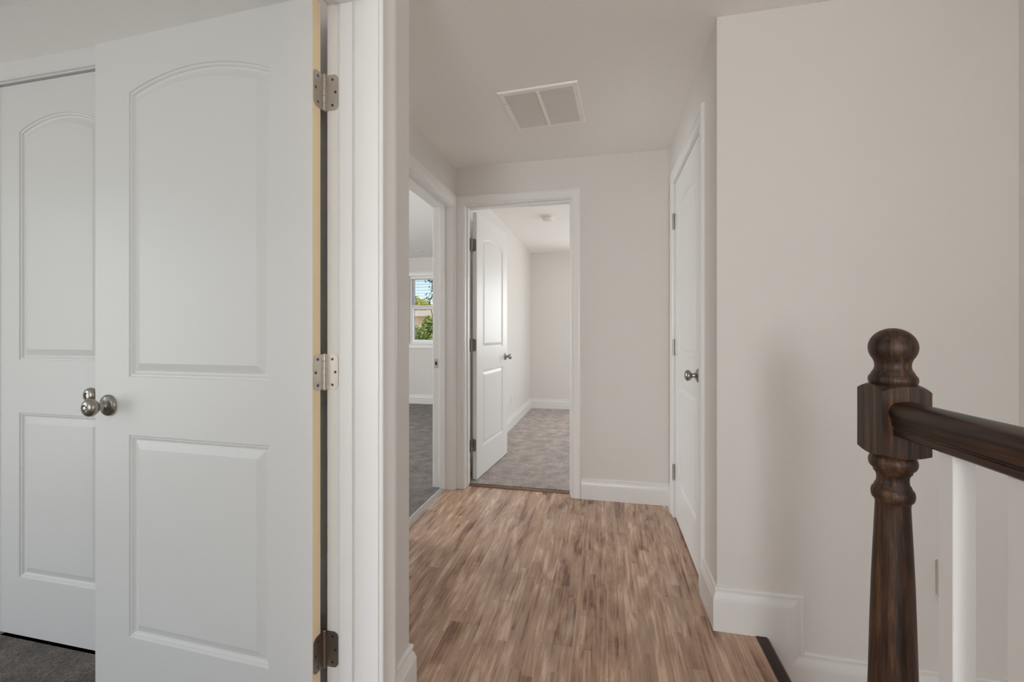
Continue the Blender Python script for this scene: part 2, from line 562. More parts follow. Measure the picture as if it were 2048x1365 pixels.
base('baseboard_back', [((-0.162, YB), (XR, YB), (0, -1), 0.15)], 'white moulded baseboard on the hall end wall')
base('baseboard_right', [((XR, 2.066), (XR, YS), (-1, 0), 0.172, 0, 1), ((XR, YB), (XR, 2.99), (-1, 0), 0.15)], 'short white baseboard between the closed door and the wall corner')
base('baseboard_corner', [((XJ, 1.142), (XJ, YC), (1, 0), 0.205, 0, 1), ((XJ, YC), (XL, YC), (0, 1), 0.205, 1, 0)], 'white moulded baseboard end at the protruding corner by the open door')
base('baseboard_divider', [((-1.14, 3.4), (-1.14, YX), (1, 0), 0.165, 0, -1)], 'white baseboard running behind the open far door')
base('baseboard_far', [((-1.14, YX), (2.5, YX), (0, -1), 0.165, -1, 0)], 'white baseboard at the end of the far bedroom')
base('baseboard_window', [((-5, YX), (-1.25, YX), (0, -1), 0.165)], 'white baseboard under the bedroom window')

# stepped baseboard on the stair wall
bm = bm_new()
path = lambda wd: [(XR - 0.018, 0.172 - wd), (0.759 - wd, 0.172 - wd), (0.759 - wd, -0.045 - wd), (1.44, -0.045 - wd)]
rows = []
for wd, t in [(0, 0.0)] + BP:
    pts = path(wd)
    pts[0] = (XR - t, pts[0][1])
    rows.append([bm.verts.new((x, YS - t, z)) for x, z in pts])
for a, b in zip(rows, rows[1:]):
    for i in range(3):
        bm.faces.new((a[i], a[i + 1], b[i + 1], b[i]))
l = rows[-1]
t = 0.018
def V(x, z):
    return bm.verts.new((x, YS - t, z))
q0, q1, q2, q3, q4 = V(XR - t, 0.0), V(0.62, 0.0), V(0.62, -0.21), V(0.706, -0.21), V(1.44, -0.21)
bm.faces.new((l[0], l[1], q1, q0))
bm.faces.new((l[1], l[2], q3, q2, q1))
bm.faces.new((l[2], l[3], q4, q3))
struct(obj('baseboard_stair', bm, M['trim']), 'white stepped baseboard dropping down the stair wall', 'baseboard')

# ------------------------------------------------------------------ door trims
CP = [(0.0, 0.0), (0.0, 0.009), (0.002, 0.011), (0.007, 0.0118), (0.011, 0.0095), (0.014, 0.0105), (0.020, 0.0112), (0.045, 0.0135), (0.050, 0.0165), (0.054, 0.0175),
      (0.062, 0.0175), (0.066, 0.0165), (0.0685, 0.0150), (0.070, 0.012), (0.070, 0.0)]


def casing(bm, o, ux, n, x0, x1, zt, width=0.07, lims=(9, 9), reveal=0.005):
    """moulded casing round an opening x0..x1 (along ux from point o), facing n; lims clamp the width of the two legs"""
    ux, n, o = Vector((*ux, 0)), Vector((*n, 0)), Vector((*o, 0))
    k = width / 0.07
    rows = []
    for wd, t in CP:
        wd = wd * k + reveal
        a, b = min(wd, lims[0]), min(wd, lims[1])
        pts = [(x0 - a, 0), (x0 - a, zt + wd), (x1 + b, zt + wd), (x1 + b, 0)]
        rows.append([bm.verts.new(o + ux * x + n * t + Vector((0, 0, z))) for x, z in pts])
    for a, b in zip(rows, rows[1:]):
        for i in range(3):
            bm.faces.new((a[i], a[i + 1], b[i + 1], b[i]))


def jamb(bm, ax, c0, c1, p0, p1, zt, th=0.018):
    """lining boards of an opening p0..p1; ax=0: the opening runs along x with depth c0..c1 in y"""
    def B(a0, a1, z0, z1):
        if ax == 0:
            box(bm, (a0, c0, z0), (a1, c1, z1))
        else:
            box(bm, (c0, a0, z0), (c1, a1, z1))
    B(p0 - th, p0, 0, zt); B(p1, p1 + th, 0, zt); B(p0 - th, p1 + th, zt, zt + th)


def stop(bm, ax, c0, c1, p0, p1, zt, th=0.011):
    def B(a0, a1, z0, z1):
        if ax == 0:
            box(bm, (a0, c0, z0), (a1, c1, z1))
        else:
            box(bm, (c0, a0, z0), (c1, a1, z1))
    B(p0, p0 + th, 0, zt); B(p1 - th, p1, 0, zt); B(p0 + th, p1 - th, zt - th, zt)


def door_trim(n, label, jargs, sargs, cargs):
    bm = bm_new()
    for a in cargs:
        casing(bm, *a)
    t = struct(obj('trim_%d' % n, bm, M['trim'], smooth=math.radians(28)), label, 'door casing')
    bm = bm_new(); jamb(bm, *jargs); obj('jamb', bm, M['trim'], t)
    if sargs:
        bm = bm_new(); stop(bm, *sargs); obj('door_stop', bm, M['trim'], t)
    return t


t_front = door_trim(4, 'wide white jamb and casing with three hinges beside the open door', (1, -0.762, XJ, 0.248, YJ, ZDF), (1, -0.716, -0.678, 0.248, YJ, ZDF),
                    [((XJ, 0), (0, 1), (1, 0), 0.248, YJ, ZDF, 0.076)])
t_far = door_trim(5, 'white door casing on the hall end wall', (0, YB, 3.24, -1.044, -0.236, ZD3), (0, 3.15, 3.19, -1.044, -0.236, ZD3),
                  [((0, YB), (1, 0), (0, -1), -1.044, -0.236, ZD3, 0.067, (0.072, 9))])
t_left = door_trim(6, 'white casing of the side doorway with a strike plate', (1, -1.28, XL, 2.28, 3.062, ZDL), (1, -1.225, -1.185, 2.28, 3.062, ZDL),
                   [((XL, 0), (0, 1), (1, 0), 2.28, 3.062, ZDL, 0.078, (9, 0.047)), ((-1.28, 0), (0, 1), (-1, 0), 2.28, 3.062, ZDL, 0.07)])
t_right = door_trim(7, 'white casing around the closed hall door', (1, XR, 0.57, 2.146, 2.906, ZD4), None,
                    [((XR, 0), (0, 1), (-1, 0), 2.146, 2.906, ZD4, 0.075)])
t_closet = door_trim(8, 'white casing above the closet door', (0, 1.2, 1.3, -2.337, -1.703, 2.172), (0, 1.245, 1.28, -2.337, -1.703, 2.172),
                     [((0, 1.2), (1, 0), (0, -1), -2.337, -1.703, 2.172, 0.066)])
# strike plate on the side doorway's jamb
bm = bm_new()
bevbox(bm, (-1.278, 3.0595, 0.93), (-1.246, 3.063, 1.0), 0.002, 1)
sp_ = obj('strike_plate', bm, M['hinge'], t_left)
bm = bm_new(); box(bm, (-1.267, 3.058, 0.952), (-1.253, 3.0598, 0.978)); obj('latch_hole', bm, M['dark'], sp_)

# ------------------------------------------------------------------ doors
RING = [(0.0, 0.0), (0.0015, 0.0030), (0.006, 0.0042), (0.008, 0.0040), (0.0115, 0.0085), (0.016, 0.0098), (0.0185, 0.0094), (0.039, 0.0020), (0.0415, 0.0014), (0.042, 0.0008)]
NA = 24


def outline(x0, x1, z0, z1, rise, wd):
    a, b = x0 + wd, x1 - wd
    pts = [(a, z0 + wd), (b, z0 + wd)]
    if rise <= 0:
        return pts + [(b, z1 - wd), (a, z1 - wd)]
    c = (x1 - x0) / 2
    R = (c * c + rise * rise) / (2 * rise)
    xc, zc = (x0 + x1) / 2, z1 + rise - R
    r = R - wd
    for i in range(NA + 1):
        x = b + (a - b) * i / NA
        pts.append((x, zc + math.sqrt(r * r - (x - xc) ** 2)))
    return pts


def door_mesh(W, Hd, T, stile, lo, up, rise):
    """slab with two moulded panels (the upper one arched) on both faces; material 1 on the hinge edge"""
    bm = bm_new()
    x0, x1 = stile, W - stile
    for side in (0, 1):
        yf = 0.0 if side == 0 else T
        sg = 1 if side == 0 else -1
        def v(x, z, d=0.0):
            return bm.verts.new((x, yf + sg * d, z))
        def quad(a, b, c, d):
            bm.faces.new([v(*p) for p in (a, b, c, d)])
        quad((0, 0), (x0, 0), (x0, Hd), (0, Hd))
        quad((x1, 0), (W, 0), (W, Hd), (x1, Hd))
        quad((x0, 0), (x1, 0), (x1, lo[0]), (x0, lo[0]))
        quad((x0, lo[1]), (x1, lo[1]), (x1, up[0]), (x0, up[0]))
        arc = outline(x0, x1, up[0], up[1], rise, 0)[2:]
        for p, q in zip(arc, arc[1:]):
            quad(p, (p[0], Hd), (q[0], Hd), q)
        for (z0, z1, rs) in ((lo[0], lo[1], 0), (up[0], up[1], rise)):
            rows = [[v(x, z, d) for x, z in outline(x0, x1, z0, z1, rs, wd)] for wd, d in RING]
            n = len(rows[0])
            for a, b in zip(rows, rows[1:]):
                for i in range(n):
                    j = (i + 1) % n
                    bm.faces.new((a[i], a[j], b[j], b[i]))
            bm.faces.new(rows[-1])
    def e(pts, mi=0):
        bm.faces.new([bm.verts.new(p) for p in pts]).material_index = mi
    e([(0, 0, 0), (0, T, 0), (0, T, Hd), (0, 0, Hd)], 1)
    e([(W, 0, 0), (W, 0, Hd), (W, T, Hd), (W, T, 0)])
    e([(0, 0, 0), (W, 0, 0), (W, T, 0), (0, T, 0)], 1)
    e([(0, 0, Hd), (0, T, Hd), (W, T, Hd), (W, 0, Hd)])
    bmesh.ops.remove_doubles(bm, verts=bm.verts, dist=1e-5)
    return bm


def knob_bm(bm, at, nrm):
    """satin knob on a round rosette; local z = out of the door"""
    q = Vector(nrm).to_track_quat('Z', 'Y').to_matrix().to_4x4()
    m4 = Matrix.Translation(at) @ q
    prof = [(0.0, 0.0), (0.0335, 0.0), (0.0335, 0.004), (0.0315, 0.0075), (0.026, 0.011), (0.018, 0.0135), (0.0135, 0.0165), (0.0115, 0.022), (0.0112, 0.030), (0.0122, 0.0305)]
    prof += [(0.0128, 0.033), (0.0160, 0.0345), (0.0210, 0.0375), (0.0250, 0.0420), (0.0270, 0.0475), (0.0270, 0.0510), (0.0255, 0.0560), (0.0220, 0.0600), (0.0165, 0.0628), (0.0122, 0.0638)]
    prof += [(0.0112, 0.0640), (0.0104, 0.0605), (0.0, 0.0605)]
    lathe(bm, prof, 40, m4)
    return m4


def add_knob(door, at, nrm, button=False):
    bm = bm_new()
    m4 = knob_bm(bm, at, nrm)
    k = obj('door_knob', bm, M['nickel'], door, smooth=math.radians(40))
    if button:
        bm = bm_new()
        lathe(bm, [(0.0, 0.0600), (0.0065, 0.0600), (0.0065, 0.0630), (0.0060, 0.0642), (0.004, 0.0650), (0, 0.0652)], 20, m4)
        obj('lock_button', bm, M['hinge'], k, smooth=math.radians(40))
    return k


def rounded_leaf(bm, u0, u1, hh, r, fn, t):
    """plate from u0 (barrel side) to u1 with the two outer corners rounded; fn(u, z, d) gives the 3D point"""
    s = 1 if u1 > u0 else -1
    pts = [(u0, -hh), ]
    for i in range(7):
        a = -PI / 2 + PI / 2 * i / 6
        pts.append((u1 - s * r + s * r * math.cos(a), -hh + r + r * math.sin(a)))
    for i in range(7):
        a = PI / 2 * i / 6
        pts.append((u1 - s * r + s * r * math.cos(a), hh - r + r * math.sin(a)))
    pts.append((u0, hh))
    A = [bm.verts.new(fn(u, z, 0)) for u, z in pts]
    B = [bm.verts.new(fn(u, z, t)) for u, z in pts]
    n = len(pts)
    bm.faces.new(A); bm.faces.new(B[::-1])
    for i in range(n):
        bm.faces.new((A[i], A[(i + 1) % n], B[(i + 1) % n], B[i]))


def barrel(bm, x, y, z, hh, r=0.0062):
    prof = []
    n = 5
    prof.append((0, z - hh - 0.003)); prof.append((r * 0.7, z - hh - 0.003)); prof.append((r * 0.95, z - hh - 0.001))
    for i in range(n):
        a = z - hh + 2 * hh * i / n
        b = z - hh + 2 * hh * (i + 1) / n
        prof += [(r * 0.86, a), (r, a + 0.0008), (r, b - 0.0008), (r * 0.86, b)]
    prof += [(r * 0.95, z + hh + 0.001), (r * 0.7, z + hh + 0.003), (0, z + hh + 0.003)]
    lathe(bm, prof, 18, Matrix.Translation((x, y, 0)))


def hinge(parent, z, pin, leaf_a, leaf_b, metal='hinge', hh=0.05, screws=True, label=None):
    """leaf_a / leaf_b: (function (u,z,d)->point, u0, u1); screws become sub-parts"""
    bm = bm_new()
    for fn, u0, u1 in (leaf_a, leaf_b):
        rounded_leaf(bm, u0, u1, hh, 0.014, lambda u, zz, d, fn=fn: fn(u, z + zz, d), 0.0018)
    h = obj('hinge', bm, M[metal], parent)
    if label:
        h['label'] = label
    bm = bm_new(); barrel(bm, pin[0], pin[1], z, hh)
    obj('hinge_pin', bm, M[metal], h, smooth=math.radians(35))
    if screws:
        for fn, u0, u1 in (leaf_a, leaf_b):
            for fu, fz in ((0.55, 0.72), (0.78, 0.0), (0.55, -0.72)):
                u = u0 + (u1 - u0) * fu
                p0 = Vector(fn(u, z + hh * fz, 0.0016))
                nr = (Vector(fn(u, z, 1)) - Vector(fn(u, z, 0))).normalized()
                bm = bm_new()
                m4 = Matrix.Translation(p0) @ nr.to_track_quat('Z', 'Y').to_matrix().to_4x4()
                lathe(bm, [(0, 0), (0.0040, 0), (0.0038, 0.0007), (0.0016, 0.0009), (0.0012, 0.0002), (0, 0.0002)], 14, m4)
                obj('screw', bm, M['screw'], h, smooth=math.radians(40))
    return h


DM = [M['door'], M['raw']]
# door 1: foreground door standing open into the left room
A = Vector((-0.7744, 1.0119)); Bq = Vector((-1.5599, 1.0361))
u = (Bq - A).normalized(); yv = Vector((-u.y, u.x)); T = 0.0315
org = A - yv * T
W1 = 0.806
d1 = obj('door_1', door_mesh(W1, 2.100, T, 0.142, (0.240, 0.866), (1.047, 1.927), 0.050), DM)
d1.location = (org.x, org.y, 0.0135)
d1.rotation_euler = (0, 0, math.atan2(u.y, u.x))
struct(d1, 'large white two-panel door swung open in the foreground, bare pine hinge edge showing', 'door')
add_knob(d1, (0.747, T, 0.955), (0, 1, 0), True)
# its hinges are written in the door's own frame
Mi = (Matrix.Translation(d1.location) @ Matrix.Rotation(math.atan2(u.y, u.x), 4, 'Z')).inverted()
def W2L(fn):
    return lambda a, z, d: Mi @ Vector(fn(a, z, d))
pinw = (-0.7695, 1.0545)
pl = Mi @ Vector((*pinw, 0))
for z, metal, lb in ((1.871, 'hinge', None), (1.086, 'hinge', None), (0.307, 'hinge_worn', 'tarnished bottom hinge')):
    # leaf heights are world heights; the barrel is in the door's frame
    h0 = hinge(d1, 0, (pl.x, pl.y), (lambda a, zz, d, z=z: (-d - 0.0001, a, z - 0.0135 + zz), -0.008, 0.0290),
               (lambda a, zz, d, z=z: Mi @ Vector((a, YJ - d - 0.0001, z + zz)), -0.766, -0.727), metal, 0.05, True, lb)
    for c in h0.children:
        if c.name.startswith('hinge_pin'):
            c.location = (0, 0, z - 0.0135)

# door 2: closet door behind it
d2 = obj('door_2', door_mesh(0.628, 2.148, 0.035, 0.107, (0.226, 0.868), (1.073, 1.962), 0.053), [M['door'], M['door']])
d2.location = (-2.334, 1.208, 0.018)
struct(d2, 'white arched-panel closet door partly behind the open foreground door', 'door')
add_knob(d2, (0.548, 0, 0.956), (0, -1, 0))

# door 3: far bedroom door, opened into the room
u3 = Vector((0.0676, 0.797)).normalized()
d3 = obj('door_3', door_mesh(0.797, 2.145, 0.035, 0.135, (0.235, 0.865), (1.05, 1.945), 0.050), [M['door'], M['door']])
d3.location = (-0.9956, 3.262, 0.022)
d3.rotation_euler = (0, 0, math.atan2(u3.y, u3.x))
struct(d3, 'white two-panel door standing open inside the far bedroom', 'door')
add_knob(d3, (0.735, 0, 0.95), (0, -1, 0), True)
Mi3 = (Matrix.Translation(d3.location) @ Matrix.Rotation(math.atan2(u3.y, u3.x), 4, 'Z')).inverted()
p3 = Mi3 @ Vector((-1.038, 3.249, 0))
for z in (1.905, 1.1, 0.295):
    hinge(d3, z - 0.022, (p3.x, p3.y), (lambda a, zz, d: (-d - 0.0003, a, zz), 0.034, 0.006),
          (lambda a, zz, d: Mi3 @ Vector((-1.044 + d + 0.0002, a, zz + 0.022)), 3.238, 3.206), 'hinge_worn', 0.05, False)

# door 4: closed door in the right wall
d4 = obj('door_4', door_mesh(0.754, 2.148, 0.035, 0.132, (0.235, 0.865), (1.05, 1.945), 0.050), [M['door'], M['door']])
d4.location = (XR + 0.004, 2.903, 0.014)
d4.rotation_euler = (0, 0, -PI / 2)
struct(d4, 'white two-panel door standing closed in the hall wall opposite the side doorway', 'door')
add_knob(d4, (0.694, 0, 0.975), (0, -1, 0))
for z in (1.92, 1.105, 0.297):
    hinge(d4, z - 0.014, (-0.001, -0.0115), (lambda a, zz, d: (a, -d - 0.0005, zz), 0.0, 0.010),
          (lambda a, zz, d: (a, -d - 0.0145, zz), 0.0, -0.008), 'hinge', 0.05, False)

# ------------------------------------------------------------------ newel post, handrail, balusters
NX, NY = 0.586, 1.028
newel = empty('newel_post', (NX, NY, 0))
tag(newel, 'dark stained oak newel post with a round ball top, standing at the stair edge', 'newel post')
bm = bm_new()
prof = [(0.0, 0.25), (0.0425, 0.25), (0.043, 0.30), (0.0425, 0.40), (0.0400, 0.47), (0.0378, 0.57), (0.0350, 0.677), (0.0318, 0.76), (0.0296, 0.81), (0.0285, 0.838), (0.0290, 0.844),
        (0.0302, 0.848), (0.0335, 0.851), (0.0352, 0.857), (0.0355, 0.8635), (0.0345, 0.870), (0.0312, 0.875), (0.0300, 0.877), (0.0297, 0.880), (0.0270, 0.884), (0.0262, 0.892),
        (0.0266, 0.899), (0.0285, 0.904), (0.0312, 0.907), (0.0318, 0.911), (0.0330, 0.913), (0.0370, 0.917), (0.0393, 0.923), (0.0398, 0.929), (0.0385, 0.936), (0.034, 0.942), (0.03, 0.946), (0, 0.946)]
lathe(bm, prof, 48)
obj('turned_shaft', bm, M['oak'], newel, smooth=math.radians(35))
bm = bm_new()
hb = 0.0425
N = 10
def dome(z0, c, s):
    g = []
    for i in range(N + 1):
        g.append([])
        for j in range(N + 1):
            x, y = -hb + 2 * hb * i / N, -hb + 2 * hb * j / N
            g[-1].append(bm.verts.new((x, y, z0 - s * c * (x * x + y * y))))
    for i in range(N):
        for j in range(N):
            bm.faces.new((g[i][j], g[i + 1][j], g[i + 1][j + 1], g[i][j + 1]))
    return [g[i][0] for i in range(N)] + [g[N][j] for j in range(N)] + [g[i][N] for i in range(N, 0, -1)] + [g[0][j] for j in range(N, 0, -1)]
r1, r2 = dome(1.099, 6.1, 1), dome(0.937, 3.9, -1)
for i in range(len(r1)):
    j = (i + 1) % len(r1)
    bm.faces.new((r1[i], r1[j], r2[j], r2[i]))
obj('square_block', bm, M['oak'], newel)
bm = bm_new()
bevbox(bm, (-hb, -hb, 0), (hb, hb, 0.262), 0.003, 2)
obj('square_base', bm, M['oak'], newel)
bm = bm_new()
prof = [(0, 1.085), (0.030, 1.085), (0.0365, 1.089), (0.0395, 1.093), (0.0402, 1.0985), (0.0395, 1.104), (0.0365, 1.1085), (0.0352, 1.110), (0.0350, 1.112), (0.0325, 1.116), (0.0304, 1.120), (0.0294, 1.125), (0.0293, 1.130), (0.0302, 1.135)]
prof += [(r, z) for r, z in spheric(0.0403, 1.165, math.radians(54), PI, 14)]
prof[-1] = (0, prof[-1][1])
lathe(bm, prof, 48)
obj('ball_finial', bm, M['oak'], newel, smooth=math.radians(70))

RP = [(-0.020, 0.990), (-0.023, 0.993), (-0.0235, 1.003), (-0.0215, 1.0045), (-0.0215, 1.007), (-0.0255, 1.010), (-0.0270, 1.018), (-0.0285, 1.026), (-0.0305, 1.030), (-0.0315, 1.036), (-0.0305, 1.043), (-0.0270, 1.050),
      (-0.0200, 1.055), (-0.0100, 1.0578), (0, 1.0585)]
RP = RP + [(-x, z) for x, z in RP[-2::-1]]
bm = bm_new()
extrude_poly(bm, [(NX + x, z) for x, z in RP], 1, -2.45, NY - hb + 0.001)
rail = tag(obj('handrail', bm, M['oak_rail'], smooth=math.radians(30)), 'dark stained oak handrail running level from the newel post', 'handrail')
for k, (y, lb) in enumerate(((0.8635, 'white square baluster under the handrail, nearest the newel post'), (0.7345, 'white square baluster second from the newel post'))):
    bm = bm_new()
    bevbox(bm, (-0.0165, -0.0165, 0.0), (0.0165, 0.0165, 0.987), 0.0015, 1)
    b = obj('baluster', bm, M['trim'], loc=(NX, y, 0.003))
    tag(b, lb, 'baluster', 'white balusters under the handrail')

# small white tube holder low on the stair wall
tube = empty('wall_tube', (1.205, YS, 0.215))
tag(tube, 'small white plastic tube with an open top fixed low on the stair wall', 'wall bracket')
bm = bm_new()
m4 = Matrix.Translation((0, -0.022, 0))
lathe(bm, [(0.0, 0.02), (0.014, 0.02), (0.018, 0.03), (0.0185, 0.143), (0.0195, 0.145), (0.0195, 0.150), (0.0155, 0.150), (0.0155, 0.03), (0, 0.03)], 28, m4)
obj('sleeve', bm, M['plastic'], tube, smooth=math.radians(35))
bm = bm_new()
bevbox(bm, (-0.012, -0.006, 0.0), (0.012, 0.0, 0.14), 0.002, 1)
obj('back_plate', bm, M['plastic'], tube)
bm = bm_new()
lathe(bm, [(0, 0), (0.004, 0), (0.0035, 0.003), (0, 0.003)], 14, Matrix.Translation((0, -0.006, 0.008)) @ Matrix.Rotation(PI / 2, 4, 'X'))
obj('screw', bm, M['screw'], tube)

# ------------------------------------------------------------------ ceiling return vent
vent = empty('return_vent', (-0.332, 2.388, H), math.radians(-3.0))
tag(vent, 'square white louvred return air vent on the hall ceiling', 'vent')
bm = bm_new()
hw, fw_ = 0.214, 0.030
def frame_ring(bm, a, b, z0, z1):
    va = [bm.verts.new((sx * a, sy * a, z0)) for sx, sy in ((-1, -1), (1, -1), (1, 1), (-1, 1))]
    vb = [bm.verts.new((sx * b, sy * b, z1)) for sx, sy in ((-1, -1), (1, -1), (1, 1), (-1, 1))]
    for i in range(4):
        bm.faces.new((va[i], va[(i + 1) % 4], vb[(i + 1) % 4], vb[i]))
frame_ring(bm, hw, hw - 0.002, 0, -0.006)
frame_ring(bm, hw - 0.002, hw - 0.006, -0.006, -0.009)
frame_ring(bm, hw - 0.006, hw - fw_, -0.009, -0.009)
frame_ring(bm, hw - fw_, hw - fw_, -0.009, -0.002)
box(bm, (-0.009, -hw + fw_, -0.0125), (0.009, hw - fw_, -0.002))
obj('vent_frame', bm, M['grille'], vent)
ns = 24
for sx in (-1, 1):
    bm = bm_new()
    for i in range(ns):
        y = -hw + fw_ + (2 * hw - 2 * fw_) * (i + 0.5) / ns
        xa, xb = (0.009, hw - fw_) if sx > 0 else (-hw + fw_, -0.009)
        vs = [bm.verts.new(p) for p in ((xa, y - 0.0052, -0.0066), (xb, y - 0.0052, -0.0066), (xb, y + 0.0048, -0.0088), (xa, y + 0.0048, -0.0088))]
        vt = [bm.verts.new(p) for p in ((xa, y - 0.0052, -0.0058), (xb, y - 0.0052, -0.0058), (xb, y + 0.0048, -0.0080), (xa, y + 0.0048, -0.0080))]
        bm.faces.new(vs); bm.faces.new(vt[::-1])
        for q in range(4):
            bm.faces.new((vs[q], vs[(q + 1) % 4], vt[(q + 1) % 4], vt[q]))
    obj('louvre_panel', bm, M['louvre'], vent)
bm = bm_new(); box(bm, (-hw + fw_, -hw + fw_, -0.0012), (hw - fw_, hw - fw_, -0.0004)); obj('vent_backing', bm, mat('vent_backing', (48, 46, 44), 0.8), vent)
for sx in (-1, 1):
    for sy in (-0.5, 0.6):
        bm = bm_new()
        lathe(bm, [(0, 0), (0.004, 0), (0.0035, 0.0014), (0, 0.0016)], 14, Matrix.Translation((sx * (hw - 0.017), sy * hw, -0.009)) @ Matrix.Rotation(PI, 4, 'X'))
        obj('screw', bm, M['hinge'], vent)

# ------------------------------------------------------------------ far bedroom fittings
sd = empty('smoke_detector', (-0.60, 4.61, H))
tag(sd, 'round white smoke detector on the far bedroom ceiling', 'smoke detector')
fl = Matrix.Rotation(PI, 4, 'X')
bm = bm_new(); lathe(bm, [(0, 0), (0.075, 0), (0.075, 0.010), (0.072, 0.013), (0, 0.013)], 36, fl); obj('mounting_base', bm, M['plastic'], sd, smooth=math.radians(35))
bm = bm_new(); lathe(bm, [(0, 0.013), (0.058, 0.013), (0.058, 0.018), (0.0615, 0.020), (0.060, 0.034), (0.052, 0.044), (0.034, 0.049), (0.016, 0.050), (0.015, 0.052), (0, 0.052)], 36, fl); obj('detector_cover', bm, M['plastic'], sd, smooth=math.radians(35))


def register(loc, rz, label):
    r = empty('ceiling_register', loc, rz)
    tag(r, label, 'vent', 'ceiling registers in the bedrooms')
    bm = bm_new()
    bevbox(bm, (-0.11, -0.06, -0.005), (0.11, 0.06, 0.0), 0.002, 1)
    obj('register_plate', bm, M['grille'], r)
    bm = bm_new(); box(bm, (-0.06, -0.032, -0.0068), (0.06, 0.032, -0.005)); obj('dark_opening', bm, mat('register_opening', (52, 50, 48), 0.8), r)
    for i in range(3):
        bm = bm_new()
        y = -0.018 + 0.018 * i
        box(bm, (-0.06, y - 0.002, -0.0105), (0.06, y + 0.002, -0.0068))
        obj('louvre', bm, M['grille'], r)
    return r


register((-0.345, 6.10, H), 0, 'ceiling register seen at the edge of the far bedroom doorway')
register((-2.735, 6.15, H), 0, 'ceiling register above the bedroom window')

ol = empty('wall_outlet', (-1.14, 5.23, 0.374))
tag(ol, 'white electrical outlet low on the far bedroom wall', 'outlet')
bm = bm_new(); bevbox(bm, (0, -0.036, -0.058), (0.006, 0.036, 0.058), 0.002, 1); obj('cover_plate', bm, M['plastic'], ol)
for z in (-0.02, 0.02):
    bm = bm_new(); bevbox(bm, (0.005, -0.016, z - 0.014), (0.0075, 0.016, z + 0.014), 0.001, 1); rc = obj('receptacle', bm, M['plastic'], ol)
    for y in (-0.006, 0.006):
        bm = bm_new(); box(bm, (0.0073, y - 0.001, z - 0.004), (0.0078, y + 0.001, z + 0.005)); obj('slot', bm, M['dark'], rc)

# ------------------------------------------------------------------ bedroom window and blind
bm = bm_new()
def ringbox(bm, x0, x1, z0, z1, wd, y0, y1):
    box(bm, (x0, y0, z0), (x0 + wd, y1, z1)); box(bm, (x1 - wd, y0, z0), (x1, y1, z1))
    box(bm, (x0 + wd, y0, z0), (x1 - wd, y1, z0 + wd)); box(bm, (x0 + wd, y0, z1 - wd), (x1 - wd, y1, z1))
ringbox(bm, WX0, WX1, WZ0, WZ1, 0.022, YX + 0.02, YX + 0.12)
win = struct(obj('window_1', bm, M['vinyl']), 'white double-hung bedroom window over green bushes', 'window')
bm = bm_new(); ringbox(bm, WX0 + 0.022, WX1 - 0.022, 1.60, WZ1 - 0.022, 0.032, YX + 0.075, YX + 0.105); up_s = obj('upper_sash', bm, M['vinyl'], win)
bm = bm_new(); ringbox(bm, WX0 + 0.022, WX1 - 0.022, WZ0 + 0.018, 1.645, 0.040, YX + 0.04, YX + 0.072); lo_s = obj('lower_sash', bm, M['vinyl'], win)
bm = bm_new(); box(bm, (WX0 + 0.05, YX + 0.088, 1.63), (WX1 - 0.05, YX + 0.091, WZ1 - 0.05)); obj('pane', bm, M['glass'], up_s)
bm = bm_new(); box(bm, (WX0 + 0.06, YX + 0.055, WZ0 + 0.05), (WX1 - 0.06, YX + 0.058, 1.61)); obj('pane', bm, M['glass'], lo_s)
bm = bm_new(); bevbox(bm, (WX0 - 0.06, YX - 0.035, WZ0 - 0.022), (WX1 + 0.06, YX + 0.03, WZ0), 0.003, 1); obj('sill', bm, M['trim'], win)
bm = bm_new(); bevbox(bm, (WX0 - 0.04, YX - 0.016, WZ0 - 0.082), (WX1 + 0.04, YX, WZ0 - 0.022), 0.003, 1); obj('apron', bm, M['trim'], win)
bm = bm_new()
casing(bm, (0, YX), (1, 0), (0, -1), WX0, WX1, WZ1, 0.065)
for v in list(bm.verts):
    if v.co.z < 0.5:
        v.co.z = WZ0
obj('window_casing', bm, M['trim'], win)

bl = empty('window_blind', ((WX0 + WX1) / 2, YX + 0.015, 0))
tag(bl, 'white slatted blind lowered over the upper window sash', 'blind')
bw = (WX1 - WX0) / 2 - 0.03
bm = bm_new(); bevbox(bm, (-bw, -0.022, WZ1 - 0.045), (bw, 0.03, WZ1 - 0.003), 0.003, 1); obj('headrail', bm, M['slat'], bl)
z = WZ1 - 0.085
while z > 1.70:
    bm = bm_new()
    pr = [(-0.023, -0.001), (0.0, 0.0006), (0.023, -0.001), (0.023, 0.0006), (0.0, 0.0024), (-0.023, 0.0006)]
    extrude_poly(bm, pr, 0, -bw, bw)
    obj('slat', bm, M['slat'], bl, loc=(0, 0.004, z))
    z -= 0.05
for i in range(9):
    bm = bm_new(); box(bm, (-bw, -0.02, 0), (bw, 0.026, 0.0028)); obj('slat', bm, M['slat'], bl, loc=(0, 0, 1.640 + 0.0034 * i))
bm = bm_new(); bevbox(bm, (-bw, -0.022, 1.612), (bw, 0.028, 1.636), 0.003, 1); obj('bottom_rail', bm, M['slat'], bl)
for x in (-bw + 0.12, bw - 0.12):
    bm = bm_new(); box(bm, (x - 0.001, 0.0, 1.63), (x + 0.001, 0.002, WZ1 - 0.04)); obj('lift_cord', bm, M['slat'], bl)
bm = bm_new(); lathe(bm, [(0, 1.35), (0.004, 1.35), (0.004, 2.10), (0, 2.10)], 8, Matrix.Translation((-bw + 0.015, -0.024, 0))); obj('tilt_wand', bm, M['slat'], bl)

# ------------------------------------------------------------------ outside the window
bm = bm_new(); box(bm, (-60, 7.5, -3.2), (40, 90, -3.0)); struct(obj('ground', bm, M['concrete']), 'dry pale ground outside the window', 'ground')


